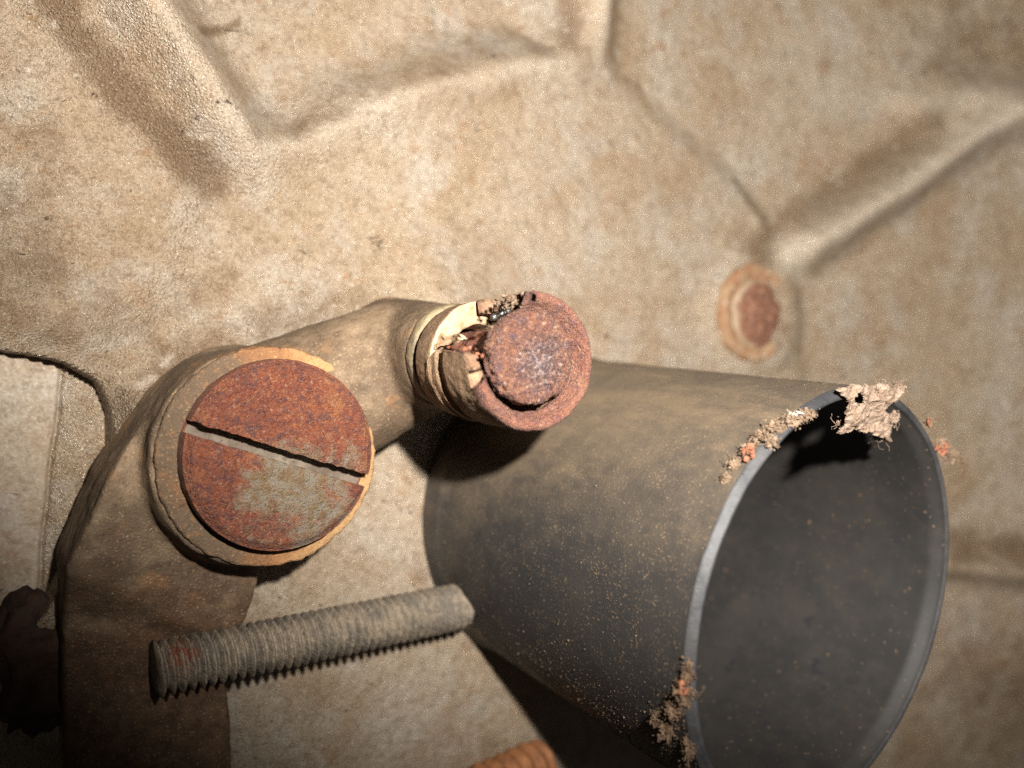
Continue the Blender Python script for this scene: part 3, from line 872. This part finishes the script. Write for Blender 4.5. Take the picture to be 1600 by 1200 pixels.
def mouth(px, py, dz=0.):
    h = 5.5
    for _ in range(8):
        q = pix(px, py, h + dz); h = 5.5 - (.108 * (q[0] - MC[0]) - .093 * (q[1] - MC[1]))
    return q


def on_tube(px, py, sink=.02):
    """first point of the tube's outside on the sight line through a photo pixel"""
    r = CM @ np.array([(px - 800) / FPX, (600 - py) / FPX, -1.]); t = np.linspace(5, 16, 6000)
    q = np.array([0, 0, CAMH]) + t[:, None] * r; w_ = q - TB; s_ = w_ @ TA; rad = np.linalg.norm(w_ - s_[:, None] * TA, axis=1)
    hit = np.nonzero((s_ < TL + .01) & (s_ > 0) & (rad < R0 + (R1 - R0) * s_ / TL + .02))[0]
    return q[hit[0]] + r / np.linalg.norm(r) * sink if len(hit) else mouth(px, py)


def web_sheet(outline, z_f, holes, thick, mat, root, n=46, seed=0):
    """a crumpled felted sheet: outline in photo pixels, its height from z_f"""
    o_ = np.array(outline, float); x0, y0 = o_.min(0); x1, y1 = o_.max(0)
    gx_, gy_ = np.meshgrid(np.linspace(x0, x1, n), np.linspace(y0, y1, n)); q = np.stack([gx_.ravel(), gy_.ravel()], -1)
    nz_ = np.concatenate([q * .05, np.full((len(q), 1), seed)], 1)
    s_ = sdf(q, o_) + 7 * fbm(nz_, 1.3, 3, .6)
    for hx, hy, hr in holes: s_ = np.maximum(s_, hr - np.hypot(q[:, 0] - hx, q[:, 1] - hy) + 2 * fbm(nz_, 3, 2))
    pts_ = np.array([pix(a, b, z_f(a, b)) for a, b in q]); pts_[:, 2] += .10 * fbm(pts_, 3, 4, .65)
    fc_ = grid_faces(n, n); kp = (s_[fc_] < 0).all(1); fc_ = fc_[kp]
    u, inv = np.unique(fc_, return_inverse=True); fc_ = inv.reshape(-1, 4); t_ = pts_[u]
    b_ = t_ - np.array([0, 0, 1]) * thick * (1 + .6 * fbm(t_, 6, 3)[:, None]); m_ = len(u)
    e = {}
    for f_ in fc_:
        for a, b in zip(f_, np.roll(f_, -1)):
            if (b, a) in e: del e[(b, a)]
            else: e[(a, b)] = 1
    fs_ = [tuple(f_) for f_ in fc_[:, ::-1]] + [tuple(f_ + m_) for f_ in fc_] + [(a, b, b + m_, a + m_) for a, b in e]
    mk('felt_sheet', roughen(np.concatenate([t_, b_]), .03, 8), fs_, mat, root, smooth=False)
    return t_


z_rim = lambda a, b: mouth(a, b)[2] + .07 - .22 * max(0, b - 625) / 60
c1 = clump('star-shaped tan clump of web and dirt hanging over the top of the tube mouth',
           [(mouth(1372, 610, .02), (.10, .06, .05)), (mouth(1395, 650, -.15), (.06, .10, .06)), (mouth(1318, 660, -.2), (.07, .05, .05)), (mouth(1376, 682, -.25), (.10, .05, .05)), (mouth(1402, 606, 0), (.08, .04, .04))],
           60, 60, [M_WEB, M_WEB, M_WEB], 21)
web_sheet([(1305, 606), (1335, 598), (1380, 602), (1418, 604), (1402, 625), (1388, 642), (1398, 668), (1392, 690), (1365, 682), (1340, 672), (1306, 678), (1318, 655), (1326, 630)],
          z_rim, [(1341, 622, 8)], .035, M_WEB, c1, 60, 2.)
c2 = clump('long crust of dirt along the upper left edge of the tube mouth',
           [(on_tube(1262, 648), (.12, .05, .04)), (on_tube(1240, 656), (.14, .06, .045)), (on_tube(1216, 668), (.15, .07, .05)), (on_tube(1192, 682), (.13, .08, .06)), (on_tube(1170, 704), (.13, .09, .06)),
            (on_tube(1148, 728), (.08, .09, .05)), (on_tube(1136, 750), (.05, .07, .04)), (on_tube(1205, 690), (.08, .06, .05))],
           70, 30, [M_DIRT, M_DIRT, M_DIRT], 22)
v, fc = crumb_mesh(on_tube(1172, 708, -.06), (.09, .03, .015), 14, .05, 9, .4); mk('rust_flake', v, fc, M_CHIP, c2, smooth=False)['kind'] = 'stuff'
v, fc = crumb_mesh(on_tube(1244, 646, -.05), (.07, .012, .01), 9, .05, 10, .3); mk('splinter', v, fc, M_PALE, c2, smooth=False)['kind'] = 'stuff'
c3 = clump('small ragged tuft of dirt with orange chips on the right rim of the tube',
           [(mouth(1484, 712, -.1), (.10, .10, .07)), (mouth(1470, 696, -.05), (.09, .10, .06)), (mouth(1502, 718, -.15), (.07, .05, .05)), (mouth(1452, 660, -.02), (.04, .05, .04))],
           70, 60, [M_DIRT, M_DIRT, M_DIRT], 23)
v, fc = crumb_mesh(mouth(1474, 700, .0), (.05, .04, .02), 10, .06, 12, .5); mk('rust_flake', v, fc, M_CHIP, c3, smooth=False)['kind'] = 'stuff'
v, fc = crumb_mesh(mouth(1450, 660, .0), (.025, .02, .02), 6, .05, 13, .5); mk('rust_flake', v, fc, M_CHIP, c3, smooth=False)['kind'] = 'stuff'
c4 = clump('dark brown clod of dirt low on the left edge of the tube mouth',
           [(on_tube(1068, 1082), (.12, .14, .10)), (on_tube(1056, 1106), (.12, .12, .08)), (on_tube(1074, 1050), (.06, .11, .05)), (on_tube(1046, 1138), (.15, .12, .07)), (on_tube(1078, 1165), (.07, .16, .05)), (on_tube(1030, 1120), (.10, .08, .05))],
           90, 50, [M_SOIL, M_SOIL, M_DIRT], 24)
v, fc = crumb_mesh(on_tube(1068, 1078, -.1), (.03, .03, .015), 8, .05, 14, .6); mk('rust_flake', v, fc, M_CHIP, c4, smooth=False)['kind'] = 'stuff'

# ------------------------------------------------------------------ ant on the torn cap
def ant(c, fwd, up, size):
    f_, u_ = Vector(fwd).normalized(), Vector(up); u_ = (u_ - u_.dot(f_) * f_).normalized(); s_ = f_.cross(u_)
    B = np.array([f_, s_, u_]); vs, fs = [], []
    prof = [(-1.0, .01), (-.95, .16), (-.8, .27), (-.6, .31), (-.42, .25), (-.28, .12), (-.2, .06), (-.1, .07), (0, .13), (.15, .16), (.3, .13), (.42, .07), (.48, .07), (.55, .16), (.68, .22), (.82, .2), (.93, .11), (.97, .01)]
    sg = 14
    for x, r in prof:
        for k_ in range(sg):
            a = 2 * math.pi * k_ / sg; vs.append((x, r * math.cos(a), r * .9 * math.sin(a)))
    fs += list(map(tuple, grid_faces(len(prof), sg, True)))
    def leg(pts, r=.025):
        for i, p_ in enumerate(pts):
            o = len(vs)
            for k_ in range(4): a = math.pi / 2 * k_; vs.append((p_[0] + r * math.cos(a), p_[1], p_[2] + r * math.sin(a)))
            if i:
                for k_ in range(4): fs.append((o - 4 + k_, o - 4 + (k_ + 1) % 4, o + (k_ + 1) % 4, o + k_))
    for sd_ in (-1, 1):
        for x, dx in ((0, -.45), (.15, .05), (.3, .5)):
            leg([(x, sd_ * .1, 0), (x + dx * .6, sd_ * .42, .28), (x + dx, sd_ * .72, -.25), (x + dx * 1.15, sd_ * .85, -.32)])
        leg([(.85, sd_ * .1, .1), (1.1, sd_ * .3, .25), (1.35, sd_ * .25, .02)], .018)
    v_ = np.array(vs) * size @ B + np.array(c)
    return mk('ant', v_, fs, M_ANT)


ap = pix(782, 491, 4.42)
tag(ant(ap, (.6, .3, .25), (-.6, .1, .8), .125), 'tiny dark ant in the tear of the rubber cap', 'ant')
